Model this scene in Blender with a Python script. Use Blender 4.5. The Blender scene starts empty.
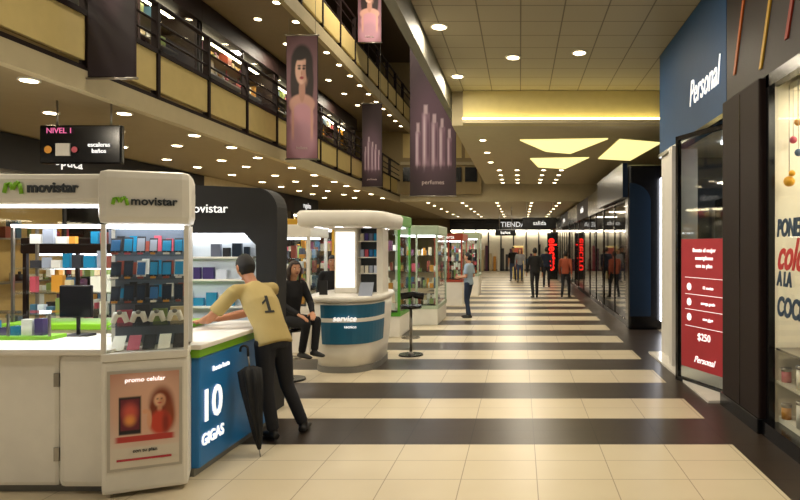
import bpy, bmesh, math, random
from mathutils import Vector, Matrix
from mathutils.bvhtree import BVHTree
random.seed(7)
S=bpy.context.scene
try:
    S.view_settings.view_transform='Standard'; S.view_settings.exposure=0.1
except Exception: pass
V=Vector
# ---------------------------------------------------------------- materials
def lin(h):
    h=h.lstrip('#'); c=[int(h[i:i+2],16)/255 for i in (0,2,4)]
    return tuple((x/12.92 if x<=.04045 else ((x+.055)/1.055)**2.4) for x in c)+(1,)
MC={}
def mat(name,hexc='#888888',rough=.5,metal=0,em=0,emc=None,var=.08,scale=6,coat=0,spec=.5):
    if name in MC: return MC[name]
    m=bpy.data.materials.new(name); m.use_nodes=True; nt=m.node_tree
    b=nt.nodes['Principled BSDF']; c=lin(hexc)
    if var>0 and em==0:
        n=nt.nodes.new('ShaderNodeTexNoise'); n.inputs['Scale'].default_value=scale; n.inputs['Detail'].default_value=3
        tc=nt.nodes.new('ShaderNodeTexCoord'); nt.links.new(tc.outputs['Object'],n.inputs['Vector'])
        r=nt.nodes.new('ShaderNodeMixRGB'); r.inputs[1].default_value=tuple(x*(1-var) for x in c[:3])+(1,)
        r.inputs[2].default_value=tuple(min(1,x*(1+var)) for x in c[:3])+(1,)
        nt.links.new(n.outputs['Fac'],r.inputs[0]); nt.links.new(r.outputs[0],b.inputs['Base Color'])
    else: b.inputs['Base Color'].default_value=c
    b.inputs['Roughness'].default_value=rough; b.inputs['Metallic'].default_value=metal; b.inputs['Specular IOR Level'].default_value=spec
    if coat: b.inputs['Coat Weight'].default_value=coat
    if em:
        b.inputs['Emission Color'].default_value=lin(emc or hexc); b.inputs['Emission Strength'].default_value=em
    MC[name]=m; return m
def printmat():
    if 'print' in MC: return MC['print']
    m=bpy.data.materials.new('printed_image'); m.use_nodes=True; nt=m.node_tree
    a=nt.nodes.new('ShaderNodeAttribute'); a.attribute_name='Col'; nt.links.new(a.outputs['Color'],nt.nodes['Principled BSDF'].inputs['Base Color']); nt.nodes['Principled BSDF'].inputs['Roughness'].default_value=.6
    MC['print']=m; return m
def glassmat():
    if 'glass' in MC: return MC['glass']
    m=bpy.data.materials.new('glass'); m.use_nodes=True; nt=m.node_tree; nt.nodes.clear()
    o=nt.nodes.new('ShaderNodeOutputMaterial'); mx=nt.nodes.new('ShaderNodeMixShader')
    t=nt.nodes.new('ShaderNodeBsdfTransparent'); t.inputs[0].default_value=(.93,.96,.95,1)
    g=nt.nodes.new('ShaderNodeBsdfGlossy'); g.inputs['Roughness'].default_value=.03
    f=nt.nodes.new('ShaderNodeLayerWeight'); f.inputs[0].default_value=.5
    p=nt.nodes.new('ShaderNodeMath'); p.operation='POWER'; p.inputs[1].default_value=4; nt.links.new(f.outputs['Facing'],p.inputs[0])
    q=nt.nodes.new('ShaderNodeMath'); q.operation='MULTIPLY_ADD'; q.inputs[1].default_value=.8; q.inputs[2].default_value=.05; nt.links.new(p.outputs[0],q.inputs[0])
    nt.links.new(q.outputs[0],mx.inputs[0]); nt.links.new(t.outputs[0],mx.inputs[1]); nt.links.new(g.outputs[0],mx.inputs[2])
    nt.links.new(mx.outputs[0],o.inputs[0]); MC['glass']=m; return m
def gridmat(name,base,line,sx,sy,w,rough,offx=0,offy=0):
    m=bpy.data.materials.new(name); m.use_nodes=True; nt=m.node_tree; b=nt.nodes['Principled BSDF']
    geo=nt.nodes.new('ShaderNodeNewGeometry'); sp=nt.nodes.new('ShaderNodeSeparateXYZ'); nt.links.new(geo.outputs['Position'],sp.inputs[0])
    def M(op,a,bv=None):
        n=nt.nodes.new('ShaderNodeMath'); n.operation=op
        for i,x in enumerate((a,bv)):
            if x is None: continue
            if isinstance(x,(int,float)): n.inputs[i].default_value=x
            else: nt.links.new(x,n.inputs[i])
        return n.outputs[0]
    gx=M('LESS_THAN',M('FLOORED_MODULO',M('SUBTRACT',sp.outputs[0],offx),sx),w)
    gy=M('LESS_THAN',M('FLOORED_MODULO',M('SUBTRACT',sp.outputs[1],offy),sy),w)
    g=M('MAXIMUM',gx,gy)
    mx=nt.nodes.new('ShaderNodeMixRGB'); mx.inputs[1].default_value=lin(base); mx.inputs[2].default_value=lin(line)
    nt.links.new(g,mx.inputs[0]); nt.links.new(mx.outputs[0],b.inputs['Base Color']); b.inputs['Roughness'].default_value=rough
    return m
def floormat():
    m=bpy.data.materials.new('mall_tiles'); m.use_nodes=True; nt=m.node_tree; b=nt.nodes['Principled BSDF']
    geo=nt.nodes.new('ShaderNodeNewGeometry'); sp=nt.nodes.new('ShaderNodeSeparateXYZ'); nt.links.new(geo.outputs['Position'],sp.inputs[0])
    def M(op,a,bv=None):
        n=nt.nodes.new('ShaderNodeMath'); n.operation=op
        for i,x in enumerate((a,bv)):
            if x is None: continue
            if isinstance(x,(int,float)): n.inputs[i].default_value=x
            else: nt.links.new(x,n.inputs[i])
        return n.outputs[0]
    X,Y=sp.outputs[0],sp.outputs[1]
    st=M('LESS_THAN',M('FLOORED_MODULO',M('SUBTRACT',Y,5.75),1.72),.86)
    st=M('MULTIPLY',st,M('GREATER_THAN',Y,5.75)); st=M('MULTIPLY',st,M('LESS_THAN',X,1.97)); st=M('MULTIPLY',st,M('GREATER_THAN',X,-3.7))
    dark=M('MAXIMUM',st,M('MULTIPLY',M('GREATER_THAN',X,1.97),M('LESS_THAN',X,3.0)))
    gx=M('LESS_THAN',M('FLOORED_MODULO',M('SUBTRACT',X,.13),.6),.008)
    gy=M('LESS_THAN',M('FLOORED_MODULO',M('SUBTRACT',Y,5.75),.43),.008)
    g=M('MAXIMUM',gx,gy)
    n=nt.nodes.new('ShaderNodeTexNoise'); n.inputs['Scale'].default_value=2.2; n.inputs['Detail'].default_value=2; nt.links.new(geo.outputs['Position'],n.inputs['Vector'])
    br=nt.nodes.new('ShaderNodeTexNoise'); br.inputs['Scale'].default_value=60; br.inputs['Detail'].default_value=3; nt.links.new(geo.outputs['Position'],br.inputs['Vector'])
    def mixc(f,a,c):
        x=nt.nodes.new('ShaderNodeMixRGB'); nt.links.new(f,x.inputs[0])
        for i,v in ((1,a),(2,c)):
            if isinstance(v,str): x.inputs[i].default_value=lin(v)
            else: nt.links.new(v,x.inputs[i])
        return x.outputs[0]
    light=mixc(n.outputs['Fac'],'#c6b89c','#cfc3a9'); dk=mixc(br.outputs['Fac'],'#271f19','#42382f')
    light=mixc(g,light,'#978870'); dk=mixc(g,dk,'#17120e')
    col=mixc(dark,light,dk); nt.links.new(col,b.inputs['Base Color'])
    r=M('ADD',M('MULTIPLY',n.outputs['Fac'],.06),.3); nt.links.new(r,b.inputs['Roughness'])
    b.inputs['Specular IOR Level'].default_value=.3
    return m
# ---------------------------------------------------------------- mesh builder
class MB:
    def __init__(s,name): s.name=name; s.bm=bmesh.new(); s.cl=s.bm.verts.layers.float_color.new('Col'); s.mats=[]; s.M=Matrix.Identity(4)
    def mi(s,m):
        if m not in s.mats: s.mats.append(m)
        return s.mats.index(m)
    def v(s,p): return s.bm.verts.new(s.M@V(p))
    def face(s,vs,m,smooth=False):
        try: f=s.bm.faces.new(vs)
        except ValueError: return None
        f.material_index=s.mi(m); f.smooth=smooth; return f
    def poly(s,pts,m): return s.face([s.v(p) for p in pts],m)
    def box(s,x0,x1,y0,y1,z0,z1,m,bev=0):
        if bev>0:
            b=min(bev,abs(x1-x0)*.45,abs(y1-y0)*.45,abs(z1-z0)*.45)
            t=bmesh.new(); r=bmesh.ops.create_cube(t,size=1)
            for v in r['verts']: v.co=V(((x0+x1)/2+v.co.x*(x1-x0),(y0+y1)/2+v.co.y*(y1-y0),(z0+z1)/2+v.co.z*(z1-z0)))
            bmesh.ops.bevel(t,geom=t.edges[:],offset=b,segments=2,affect='EDGES',profile=.6)
            s.addbm(t,m,smooth=False); t.free(); return
        p=[s.v(c) for c in ((x0,y0,z0),(x1,y0,z0),(x1,y1,z0),(x0,y1,z0),(x0,y0,z1),(x1,y0,z1),(x1,y1,z1),(x0,y1,z1))]
        for f in ((3,2,1,0),(4,5,6,7),(0,1,5,4),(1,2,6,5),(2,3,7,6),(3,0,4,7)): s.face([p[i] for i in f],m)
    def extr(s,pts,vec,m,smooth=False):
        vec=V(vec); a=[s.v(p) for p in pts]; b=[s.v(V(p)+vec) for p in pts]; n=len(pts)
        s.face(a[::-1],m); s.face(b,m)
        for i in range(n): s.face([a[i],a[(i+1)%n],b[(i+1)%n],b[i]],m,smooth)
    def rings(s,R,m,cap=True,smooth=True):
        n=len(R[0]); vv=[[s.v(p) for p in r] for r in R]
        for a,b in zip(vv,vv[1:]):
            for i in range(n): s.face([a[i],a[(i+1)%n],b[(i+1)%n],b[i]],m,smooth)
        if cap: s.face(vv[0][::-1],m); s.face(vv[-1],m)
    def cyl(s,p0,p1,r0,m,r1=None,n=12):
        s.loft([p0,p1],[(r0,r0),(r1 if r1 is not None else r0,)*2],V((1,0.01,.02)),m,n)
    def loft(s,pts,rad,lat,m,n=14):
        pts=[V(p) for p in pts]; R=[]
        for i,p in enumerate(pts):
            if i==0: t=pts[1]-p
            elif i==len(pts)-1: t=p-pts[i-1]
            else: t=(pts[i+1]-p).normalized()+(p-pts[i-1]).normalized()
            t.normalize(); l=V(lat); 
            if abs(l.normalized().dot(t))>.95: l=V((.1,1,.2)) 
            a=(l-t*l.dot(t)).normalized(); b=t.cross(a)
            r=rad[i]; R.append([p+a*math.cos(k*2*math.pi/n)*r[0]+b*math.sin(k*2*math.pi/n)*r[1] for k in range(n)])
        s.rings(R,m)
    def ell(s,c,r,m,seg=16,rot=None):
        t=bmesh.new(); bmesh.ops.create_uvsphere(t,u_segments=seg,v_segments=max(6,seg*2//3),radius=1)
        for v in t.verts:
            q=V((v.co.x*r[0],v.co.y*r[1],v.co.z*r[2]))
            if rot is not None: q=rot@q
            v.co=q+V(c)
        s.addbm(t,m,True); t.free()
    def addbm(s,t,m,smooth=False):
        mp={}
        for v in t.verts: mp[v]=s.v(v.co)
        for f in t.faces: s.face([mp[v] for v in f.verts],m,smooth)
    def addmesh(s,me,m,smooth=True):
        t=bmesh.new(); t.from_mesh(me); s.addbm(t,m,smooth); t.free()
    def text(s,txt,size,org,u,m,up=(0,0,1),align='CENTER',ext=.004,shear=0,xs=1,bold=0):
        cu=bpy.data.curves.new('t','FONT'); cu.body=txt; cu.size=size; cu.align_x=align; cu.align_y='CENTER'; cu.extrude=ext; cu.shear=shear; cu.resolution_u=3; cu.offset=bold
        o=bpy.data.objects.new('t',cu); S.collection.objects.link(o); bpy.context.view_layer.update()
        me=bpy.data.meshes.new_from_object(o.evaluated_get(bpy.context.evaluated_depsgraph_get()))
        u=V(u).normalized()*xs; upv=V(up); w=u.cross(upv).normalized()
        for v in me.vertices: v.co=V(org)+u*v.co.x+upv*v.co.y+w*v.co.z
        s.addmesh(me,m,False); bpy.data.objects.remove(o); bpy.data.meshes.remove(me)
    def disc(s,c,r,m,n=16,a=(1,0,0),b=(0,1,0),ry=None):
        a=V(a); b=V(b); c=V(c); ry=ry or r
        s.poly([c+a*math.cos(k*2*math.pi/n)*r+b*math.sin(k*2*math.pi/n)*ry for k in range(n)],m)
    def paint(s,org,u,up,bg,layers,nx=40,ny=90):
        """flat printed picture: grid with painted vertex colours. org=lower-left, u/up full-size vectors"""
        org,u,up=V(org),V(u),V(up); c0,c1=V(lin(bg[0])),V(lin(bg[1])); G=[]
        Ls=[(k,a,b_,c,d,V(lin(e)),sf) for k,a,b_,c,d,e,sf in layers]
        for j in range(ny+1):
            row=[]
            for i in range(nx+1):
                a=i/nx; bb=j/ny; col=c0.lerp(c1,bb)
                for k,cx,cy,rx,ry,e,sf in Ls:
                    dx=abs(a-cx)/rx; dy=abs(bb-cy)/ry
                    d=math.hypot(dx,dy) if k=='e' else max(dx,dy)
                    t=max(0,min(1,(1+sf-d)/(2*sf)))
                    if t>0: col=col.lerp(e,t*t*(3-2*t))
                v=s.v(org+u*a+up*bb); v[s.cl]=tuple(col[:3])+(1,); row.append(v)
            G.append(row)
        m=printmat()
        for j in range(ny):
            for i in range(nx): s.face([G[j][i],G[j][i+1],G[j+1][i+1],G[j+1][i]],m)
    def done(s,recalc=False):
        me=bpy.data.meshes.new(s.name)
        if recalc: bmesh.ops.recalc_face_normals(s.bm,faces=s.bm.faces[:])
        s.bm.to_mesh(me); s.bm.free()
        for m in s.mats: me.materials.append(m)
        o=bpy.data.objects.new(s.name,me); S.collection.objects.link(o); return o
def remesh(tmp,vox,it=3):
    bmesh.ops.recalc_face_normals(tmp.bm,faces=tmp.bm.faces[:])
    me=bpy.data.meshes.new('r'); tmp.bm.to_mesh(me); tmp.bm.free(); o=bpy.data.objects.new('r',me); S.collection.objects.link(o)
    md=o.modifiers.new('r','REMESH'); md.mode='VOXEL'; md.voxel_size=vox
    sm=o.modifiers.new('s','SMOOTH'); sm.factor=.5; sm.iterations=it
    bpy.context.view_layer.update()
    r=bpy.data.meshes.new_from_object(o.evaluated_get(bpy.context.evaluated_depsgraph_get()))
    bpy.data.objects.remove(o); return r
# palette
white=mat('white_panel','#e4e0d6',.35); cream=mat('cream_paint','#c2b694',.6); beige=mat('beige_fascia','#b8aa86',.55)
yel=mat('yellow_panel','#d3bd7c',.5); dkwood=mat('dark_wood','#1c0e0c',.6,spec=.25); black=mat('black_gloss','#0b0b0e',.2); blk=mat('black_matte','#121113',.7)
brown=mat('brown_paint','#4a3a28',.7); steel=mat('steel','#9a958c',.3,.9); navy=mat('navy_sign','#174a7a',.6); redp=mat('poster_red','#b8303c',.5)
wtxt=mat('white_letter','#ffffff',.5,em=.7); green=mat('lime_green','#7ab51d',.45); blue=mat('panel_blue','#1a70b4',.4); dtxt=mat('dark_letter','#2b3238',.5,var=0)
lamp=mat('lamp_warm','#fff0cc',.5,em=14,emc='#ffebc4'); lampw=mat('lamp_white','#ffffff',.5,em=6,emc='#f4f6ff'); teal=mat('teal_panel','#1b6284',.4)
cove=mat('cove_glow','#fff2b0',.5,em=1.15,emc='#fff0a0'); glass=glassmat(); grey=mat('grey','#77756f',.5)
# ---------------------------------------------------------------- room shell
b=MB('floor'); b.box(-12,5,-3,45,-.2,0,floormat()); b.done()
ceilm=gridmat('ceiling_panels','#a39a82','#6a6250',.6,.6,.02,.7)
b=MB('ceiling_right'); b.box(-1.45,5,-3,13.2,5.1,5.4,ceilm); b.done()
b=MB('ceiling_low'); b.box(-1.45,5,13.22,26,4.4,5.4,cream); b.done()
b=MB('ceiling_far'); b.box(-5.1,5,26.35,45,3.7,5.4,cream); b.done()
b=MB('trim_1'); b.box(-1.6,-1.46,-3,25.85,4.72,6.2,mat('lip','#77756a',.6)); b.done()
b=MB('trim_2'); b.box(-1.2,3.0,13.02,13.2,4.38,5.09,mat('beam','#cdc08a',.6)); b.box(-1.2,3.0,12.85,13.02,4.38,4.45,cream); b.box(-1.2,3,12.88,12.95,4.45,4.5,mat('cove_strip','#fff0cc',.5,em=6,emc='#ffec9c')); b.done()
b=MB('ceiling_gallery'); b.box(-12,-5.13,-3,45,3.72,4.0,mat('gal','#948463',.6)); b.done()
b=MB('ceiling_gallery_upper'); b.box(-12,-4.63,-3,45,6.6,7.0,mat('gal2','#84745a',.6)); b.done()
b=MB('ceiling'); b.box(-12,-1.45,-3,26,9.5,9.7,brown); b.done()
b=MB('wall_atrium_end'); b.box(-12,-1.62,26,26.3,4.0,9.5,mat('endw','#9d8a60',.6))
for z in (5.2,6.7,8.2): b.box(-5,-1.65,25.9,26,z,z+.12,beige)
for i in range(5): b.box(-4.9+i*.65,-4.4+i*.65,25.92,26,4.5,5.1,black)
for i in range(5): b.box(-4.9+i*.65,-4.4+i*.65,25.92,26,5.5,6.5,yel)
b.done()
b=MB('wall_left'); b.box(-12,-11.8,-3,45,0,9.5,brown); b.done()
b=MB('wall_right'); b.box(4.8,5,-3,45,0,5.4,mat('rw','#6d5f4a',.7)); b.done()
b=MB('wall_back'); b.box(-12,5,44.8,45,0,5.4,mat('bw','#8d7c5c',.7)); b.done()
b=MB('gallery_balustrade')
b.box(-5.128,-5.0,-3,25.85,3.62,3.86,beige); b.box(-5.128,-5.02,-3,25.85,3.86,3.92,dkwood)
y=-2.6
while y<25.2:
    b.box(-5.08,-5.02,y+.04,y+1.36,3.98,4.5,yel,.01); b.box(-5.1,-5.0,y-.03,y+.03,3.9,5.2,dkwood); y+=1.4
b.box(-5.1,-5.0,-3,25.85,4.5,4.56,dkwood)
for z,r in ((5.2,.035),(4.95,.018),(4.75,.018)): b.cyl((-5.05,-3,z),(-5.05,25.85,z),r,dkwood,n=8)
b.done()
b=MB('upper_gallery_railing')
b.box(-4.62,-4.5,-3,25.85,6.5,6.8,beige)
y=-2.6
while y<25.2:
    b.box(-4.58,-4.52,y+.04,y+1.36,6.92,7.45,yel,.01); b.box(-4.6,-4.5,y-.03,y+.03,6.8,8.1,dkwood); y+=1.4
for z,r in ((8.1,.035),(7.85,.018),(7.5,.03)): b.cyl((-4.55,-3,z),(-4.55,25.85,z),r,dkwood,n=8)
b.done()
# ---------------------------------------------------------------- lights
def area(loc,size,e,col=(1,.88,.69),rot=(0,0,0),name='ceiling_area_light',sy=None):
    l=bpy.data.lights.new(name,'AREA'); l.shape='DISK' if sy is None else 'RECTANGLE'; l.size=size
    if sy: l.size_y=sy
    l.energy=e; l.color=col; o=bpy.data.objects.new(name,l); o.location=loc; o.rotation_euler=rot; S.collection.objects.link(o); return o
def downlights(name,pts,z,r=.08):
    b=MB(name)
    for x,y in pts:
        b.cyl((x,y,z+.01),(x,y,z-.02),r*1.3,white,n=16); b.disc((x,y,z-.024),r,lamp)
    b.done()
R1=[(-1.2,9.2),(-1.2,11.9),(-.12,10.7),(1.0,10.44),(-.12,6.5),(1.0,6.4),(-1.2,5.5),(1.0,3),(-.3,3)]
downlights('recessed_downlights',R1,5.1,.1)
for x,y in R1: area((x,y,5.04),.3,28)
R2=[(.3*k-.7,y) for y in (21,22.5,24,25.2) for k in (0,2,5,7)]+[(-.9,y) for y in (15,17,19)]
downlights('recessed_downlights',R2,4.4,.07)
for y in (15.5,19,22.5): area((.3,y,4.3),.9,60)
R3=[(x,y) for y in [7.2+1.55*i for i in range(12)] for x in (-5.5,-6.5,-7.6)]
R3=[(x+random.uniform(-.1,.1),y+random.uniform(-.3,.3)) for x,y in R3]
downlights('recessed_downlights',R3,3.72,.085)
for y in (2.5,6,9.5,13,17,21): area((-6.3,y,3.6),.4,58)
R4=[(x,y) for y in (27,29,31.5,34,37,40) for x in (-4,-2.5,-1,.5,1.7)]
downlights('recessed_downlights',R4,3.7,.07)
for y in (28,33,39): area((-.5,y,3.6),1.4,115)
R5=[(-4.75,y) for y in [10+1.05*i for i in range(15)]]
downlights('recessed_downlights',R5,6.6,.07)
R6=[(-5.5,y) for y in [5+1.6*i for i in range(13)]]
downlights('recessed_downlights',R6,6.6,.07)
for y in (5,10,15,20): area((-5.6,y,6.5),.4,90)
area((-3.2,6,9.3),1.2,190); area((-3.2,15,9.3),1.2,230)  # unseen area lights below the atrium roof, brightening the galleries and banners
b=MB('ceiling_light_coves')
for pts in ([(0,15.0),(2.1,14.8),(1.4,17.2),(.7,16.8)],[(.3,18.2),(2.0,18.0),(1.5,20.6),(.6,20.2)],[(2.4,14.9),(3.5,15.4),(3.3,18.6),(2.3,18.2)]):
    b.extr([(x,y,4.375) for x,y in pts],(0,0,.03),cove)
b.done()
W=bpy.data.worlds.new('w'); S.world=W; W.use_nodes=True; W.node_tree.nodes['Background'].inputs[0].default_value=(1,.91,.77,1); W.node_tree.nodes['Background'].inputs[1].default_value=.24
# ---------------------------------------------------------------- shop modules
goods=[mat('g%d'%i,c,.5) for i,c in enumerate(['#c9b48a','#8a3b2a','#d9d4c8','#3a5f7a','#c98a2a','#5b2f4a','#e8e2d0','#2a2a30','#7a8a4a','#b8495a'])]
def shop(name,xw,y0,y1,z0,z1,d,frame,inner,sign=None,signm=None,lm=None,shelfn=4,fas=.6,dens=1.0,dep=1.1):
    b=MB(name); xb=xw-d*dep
    def bx(xa,xc,*a,**k): b.box(min(xa,xc),max(xa,xc),*a,**k)
    bx(xb-d*.1,xb,y0,y1,z0,z1,inner)
    bx(xb,xw,y0,y0+.1,z0,z1,frame); bx(xb,xw,y1-.1,y1,z0,z1,frame)
    bx(xb,xw+d*.05,y0,y1,z1-fas,z1,frame)
    bx(xb,xw,y0+.1,y1-.1,z0,z0+.12,frame)
    bx(xb+d*.3,xb+d*.4,y0+.3,y1-.3,z1-fas-.06,z1-fas,lm or lamp)
    for i in range(shelfn):
        z=z0+.35+i*(z1-fas-z0-.7)/max(1,shelfn-1)
        bx(xb,xb+d*.4,y0+.2,y1-.2,z,z+.03,steel)
        y=y0+.3
        while y<y1-.35:
            w=random.uniform(.07,.2); h=random.uniform(.1,.34)
            if random.random()<.75*dens:
                g=random.choice(goods)
                if random.random()<.5: bx(xb+d*.1,xb+d*.3,y,y+w,z+.03,z+.03+h,g)
                else:
                    b.cyl((xb+d*.2,y+w/2,z+.03),(xb+d*.2,y+w/2,z+.03+h*.7),w*.4,g,n=8); b.cyl((xb+d*.2,y+w/2,z+.03+h*.7),(xb+d*.2,y+w/2,z+.03+h),w*.15,g,n=8)
            y+=w+.05
    n=max(1,int((y1-y0)/1.4))
    for i in range(n+1):
        y=y0+.05+(y1-y0-.1)*i/n; bx(xw-d*.04,xw,y-.03,y+.03,z0,z1-fas,frame)
    b.poly([(xw-d*.02,y0,z0+.12),(xw-d*.02,y1,z0+.12),(xw-d*.02,y1,z1-fas),(xw-d*.02,y0,z1-fas)],glass)
    if sign: b.text(sign,fas*.5,(xw+d*.06,(y0+y1)/2,z1-fas/2),(0,d,0),signm or wtxt)
    return b.done()
pal=[mat('in1','#c9a86a',.7),mat('in2','#e4dcc8',.7),mat('in3','#8a5a34',.7),mat('in4','#d8b050',.7),mat('in5','#b7c0c4',.7)]
Y=3.0; names=['café','','optica','moda','','sport','regalos']; kinds=['cafe','bakery','optician','fashion','toy','sports','gift']
for i,(w,inn,fr) in enumerate([(3.4,2,dkwood),(3.6,2,dkwood),(3.2,0,blk),(3.4,1,blk),(3.4,3,beige),(3.2,1,dkwood),(2.8,3,blk)]):
    shop(kinds[i]+'_storefront',-8.5,Y,Y+w-.01,0,3.7,1,fr,pal[inn],names[i] or None); Y+=w
Y=4.0; kinds=['perfume','wine','book','toy_gallery','cosmetics']
lamp2=mat('lamp_shop','#fff0cc',.5,em=16,emc='#fff0c8')
for i,(w,inn,fr) in enumerate([(4.2,3,dkwood),(3.8,1,dkwood),(3.8,0,dkwood),(3.6,4,dkwood),(4,3,dkwood)]):
    shop(kinds[i]+'_storefront',-6.2,Y,Y+w-.01,4.01,6.58,1,fr,pal[inn],['perfumes','vinos','','juguetes',''][i] or None,fas=.4,shelfn=5,lm=lamp2,dep=.7); Y+=w
Y=14.0; kinds=['clothing','handbag','shoe','music','sporting_goods','jewellery']
for i,(w,inn,fr) in enumerate([(4.2,1,black),(3.6,2,black),(4.2,0,dkwood),(5,1,black),(5,3,dkwood),(6,1,black)]):
    shop(kinds[i]+'_storefront',2.44,Y,Y+w-.01,0,3.55,-1,fr,pal[inn],['moda','','calzado','','deportes',''][i] or None,shelfn=4,dens=.8,fas=.7); Y+=w
b=MB('shop_portal')
b.box(2.36,3.1,13.5,13.95,0,3.6,black,.06); b.box(3.05,3.12,13.3,13.5,.2,3.3,lampw)
b.box(2.25,2.36,13.6,18,2.9,3.65,mat('portal_navy','#0d1d33',.25))
b.extr([(2.38,13.48,.3),(2.84,13.48,.3),(2.84,13.48,2.8)]+[(2.38+.46*math.cos(a),13.48,2.8+.4*math.sin(a)) for a in [i*math.pi/16 for i in range(1,9)]],(0,-.02,0),mat('portal_glass','#1a2738',.15))
b.done()
b=MB('department_store_front')
b.box(-5,2.3,44.2,44.79,2.9,3.69,black); b.box(-5,2.3,44.6,44.79,.1,2.9,pal[1]); b.box(-5,2.3,44.3,44.4,2.8,2.9,mat('dept_lamp','#ffffff',.5,em=20,emc='#fff4dc'))
for i in range(9): b.box(-5+i*.9,-4.92+i*.9,44.2,44.6,0,2.9,blk)
for i in range(24):
    x=-4.8+i*.29; b.box(x,x+.18,44.3,44.55,.0,random.uniform(.6,1.9),random.choice(goods))
b.text('TIENDA',.5,(-.5,44.18,3.3),(1,0,0),wtxt); b.done()
b=MB('wayfinding_sign'); b.box(.1,1.6,27,27.1,2.55,3.05,black,.02); b.text('salida',.26,(.85,26.98,2.8),(1,0,0),wtxt)
for x in (.3,1.4): b.cyl((x,27.05,3.05),(x,27.05,3.7),.015,steel)
b.done()
b=MB('restroom_sign'); b.box(-1.2,-.2,30,30.1,2.3,2.6,black,.02); b.text('baños',.2,(-.7,29.98,2.45),(1,0,0),wtxt)
for x in (-1,-.4): b.cyl((x,30.05,2.6),(x,30.05,3.7),.015,steel)
b.done()
rn=mat('red_neon','#e01810',.5,em=2.5)
b=MB('neon_totem'); b.box(1.45,2.0,33.0,33.2,0,2.5,black,.03); b.text('electro',.6,(1.72,32.97,1.35),(0,0,-1),rn,up=(1,0,0),bold=.01); b.done()
b=MB('display_board'); b.box(-.4,.2,34,34.1,.0,1.8,yel,.02); b.box(-.35,.15,33.98,34,.5,1.7,goods[1]); b.done()
# ---------------------------------------------------------------- right: telecom store
b=MB('phone_store_front')
b.box(2.4,2.62,7.22,10.65,3.38,5.09,navy); b.box(2.38,2.42,7.22,10.65,3.34,3.4,black)
b.text('Personal',.5,(2.385,8.1,3.94),(0,-1,0),wtxt,up=(0,.12,1),shear=.45,xs=.75)
a=V((2.17,8.55,0)); c=V((2.62,7.32,0)); u=(c-a).normalized(); n=u.cross(V((0,0,1)))
def pr(t0,t1,w0,w1,z0,z1,m):
    q=[a+u*t0+n*w0,a+u*t1+n*w0,a+u*t1+n*w1,a+u*t0+n*w1]; b.extr([(p.x,p.y,z0) for p in q],(0,0,z1-z0),m)
L=(c-a).length
pr(0,L,-.005,.005,.05,3.34,glass); pr(0,.05,-.03,.03,0,3.34,black); pr(L-.05,L,-.03,.03,0,3.34,black); pr(0,L,-.03,.03,0,.06,black); pr(0,L,-.03,.03,3.28,3.34,black)
lite=mat('white_col','#d8d6d0',.4)
b.box(2.42,2.75,9.6,10.6,0,3.34,lite); b.box(2.28,2.42,9.3,9.5,0,3.34,lite)
b.box(2.2,4.4,7.25,10.6,.0,.03,mat('white_floor','#e8e4da',.2)); b.box(4.3,4.4,7.22,10.65,0,3.4,mat('storein','#8a9096',.6)); b.box(2.62,4.4,10.55,10.65,0,3.4,mat('st2','#5c6268',.6))
b.box(2.62,4.4,7.22,7.28,0,3.4,black); b.box(2.62,4.4,7.22,10.65,3.34,3.4,white); b.box(2.9,4,8.8,8.95,3.3,3.34,lampw)  # last box: glowing strip added to brighten the store interior
b.box(3.2,3.6,9.2,10.2,0,2.6,black,.03); b.box(3.0,3.5,8.0,8.5,0,1.0,white,.04)
b.done()
b=MB('promo_poster')
n2=-u.cross(V((0,0,1)))
if n2.y>0: n2=-n2
def pp(t,z,o=.03): q=a+u*t+n2*o; return (q.x,q.y,z)
b.extr([pp(.16,.23),pp(L-.14,.23),pp(L-.14,1.93),pp(.16,1.93)],tuple(n2*.015),redp)
for i,(tx,sz,z) in enumerate([('llevate el mejor',.075,1.78),('smartphone',.075,1.68),('con tu plan',.075,1.58),('12 cuotas',.055,1.3),('navega gratis',.055,1.1),('mas gigas',.055,.9),('$250',.13,.66),('Personal',.12,.36)]):
    b.text(tx,sz,pp(L/2+(.08 if sz==.055 else 0),z,.05),tuple(u),wtxt,shear=.4 if tx=='Personal' else 0)
for z in (1.42,1.2,1.0,.78): b.extr([pp(.25,z,.046),pp(L-.25,z,.046),pp(L-.25,z+.006,.046),pp(.25,z+.006,.046)],tuple(n2*.003),wtxt)
for z in (1.3,1.1,.9): b.disc(pp(.34,z,.05),.05,wtxt,a=tuple(u),b=(0,0,1))
b.done()
b=MB('wood_pillar'); b.box(2.34,2.75,6.08,7.18,0,3.49,dkwood,.02); b.box(2.32,2.76,6.06,7.2,0,.15,black,.01)
b.box(2.335,2.345,6.6,6.61,.15,3.45,black); b.done()
# kitchen shop
b=MB('kitchenware_shop_window')
inw=mat('kit_in','#ece6d4',.7)
b.box(2.4,2.5,3.0,7.2,3.5,5.09,mat('kit_sign','#1c1010',.5))
for y,z,dz,c in ((6.95,3.75,.9,'#a8541a'),(6.2,3.6,1.0,'#b58f2a'),(5.6,3.7,1.0,'#8e2f22')):
    b.extr([(2.385,y,z),(2.385,y-.06,z),(2.385,y-.06-dz*.4,z+dz),(2.385,y-dz*.4,z+dz)],(.02,0,0),mat('ks'+c,c,.5))
b.box(2.4,2.46,5.98,6.05,.1,3.5,black); b.box(2.36,2.5,3,6.05,0,.14,black); b.box(2.4,2.5,3,6.05,3.38,3.5,black)
b.box(3.5,3.6,3,6.05,.1,3.5,inw); b.box(2.46,3.6,5.99,6.05,.1,3.5,inw); b.box(2.5,3.6,3,6.05,.1,.2,inw); b.box(2.6,3.6,3,6.05,3.34,3.4,inw)
b.poly([(2.44,3,.14),(2.44,6.0,.14),(2.44,6.0,3.4),(2.44,3,3.4)],glass)
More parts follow.
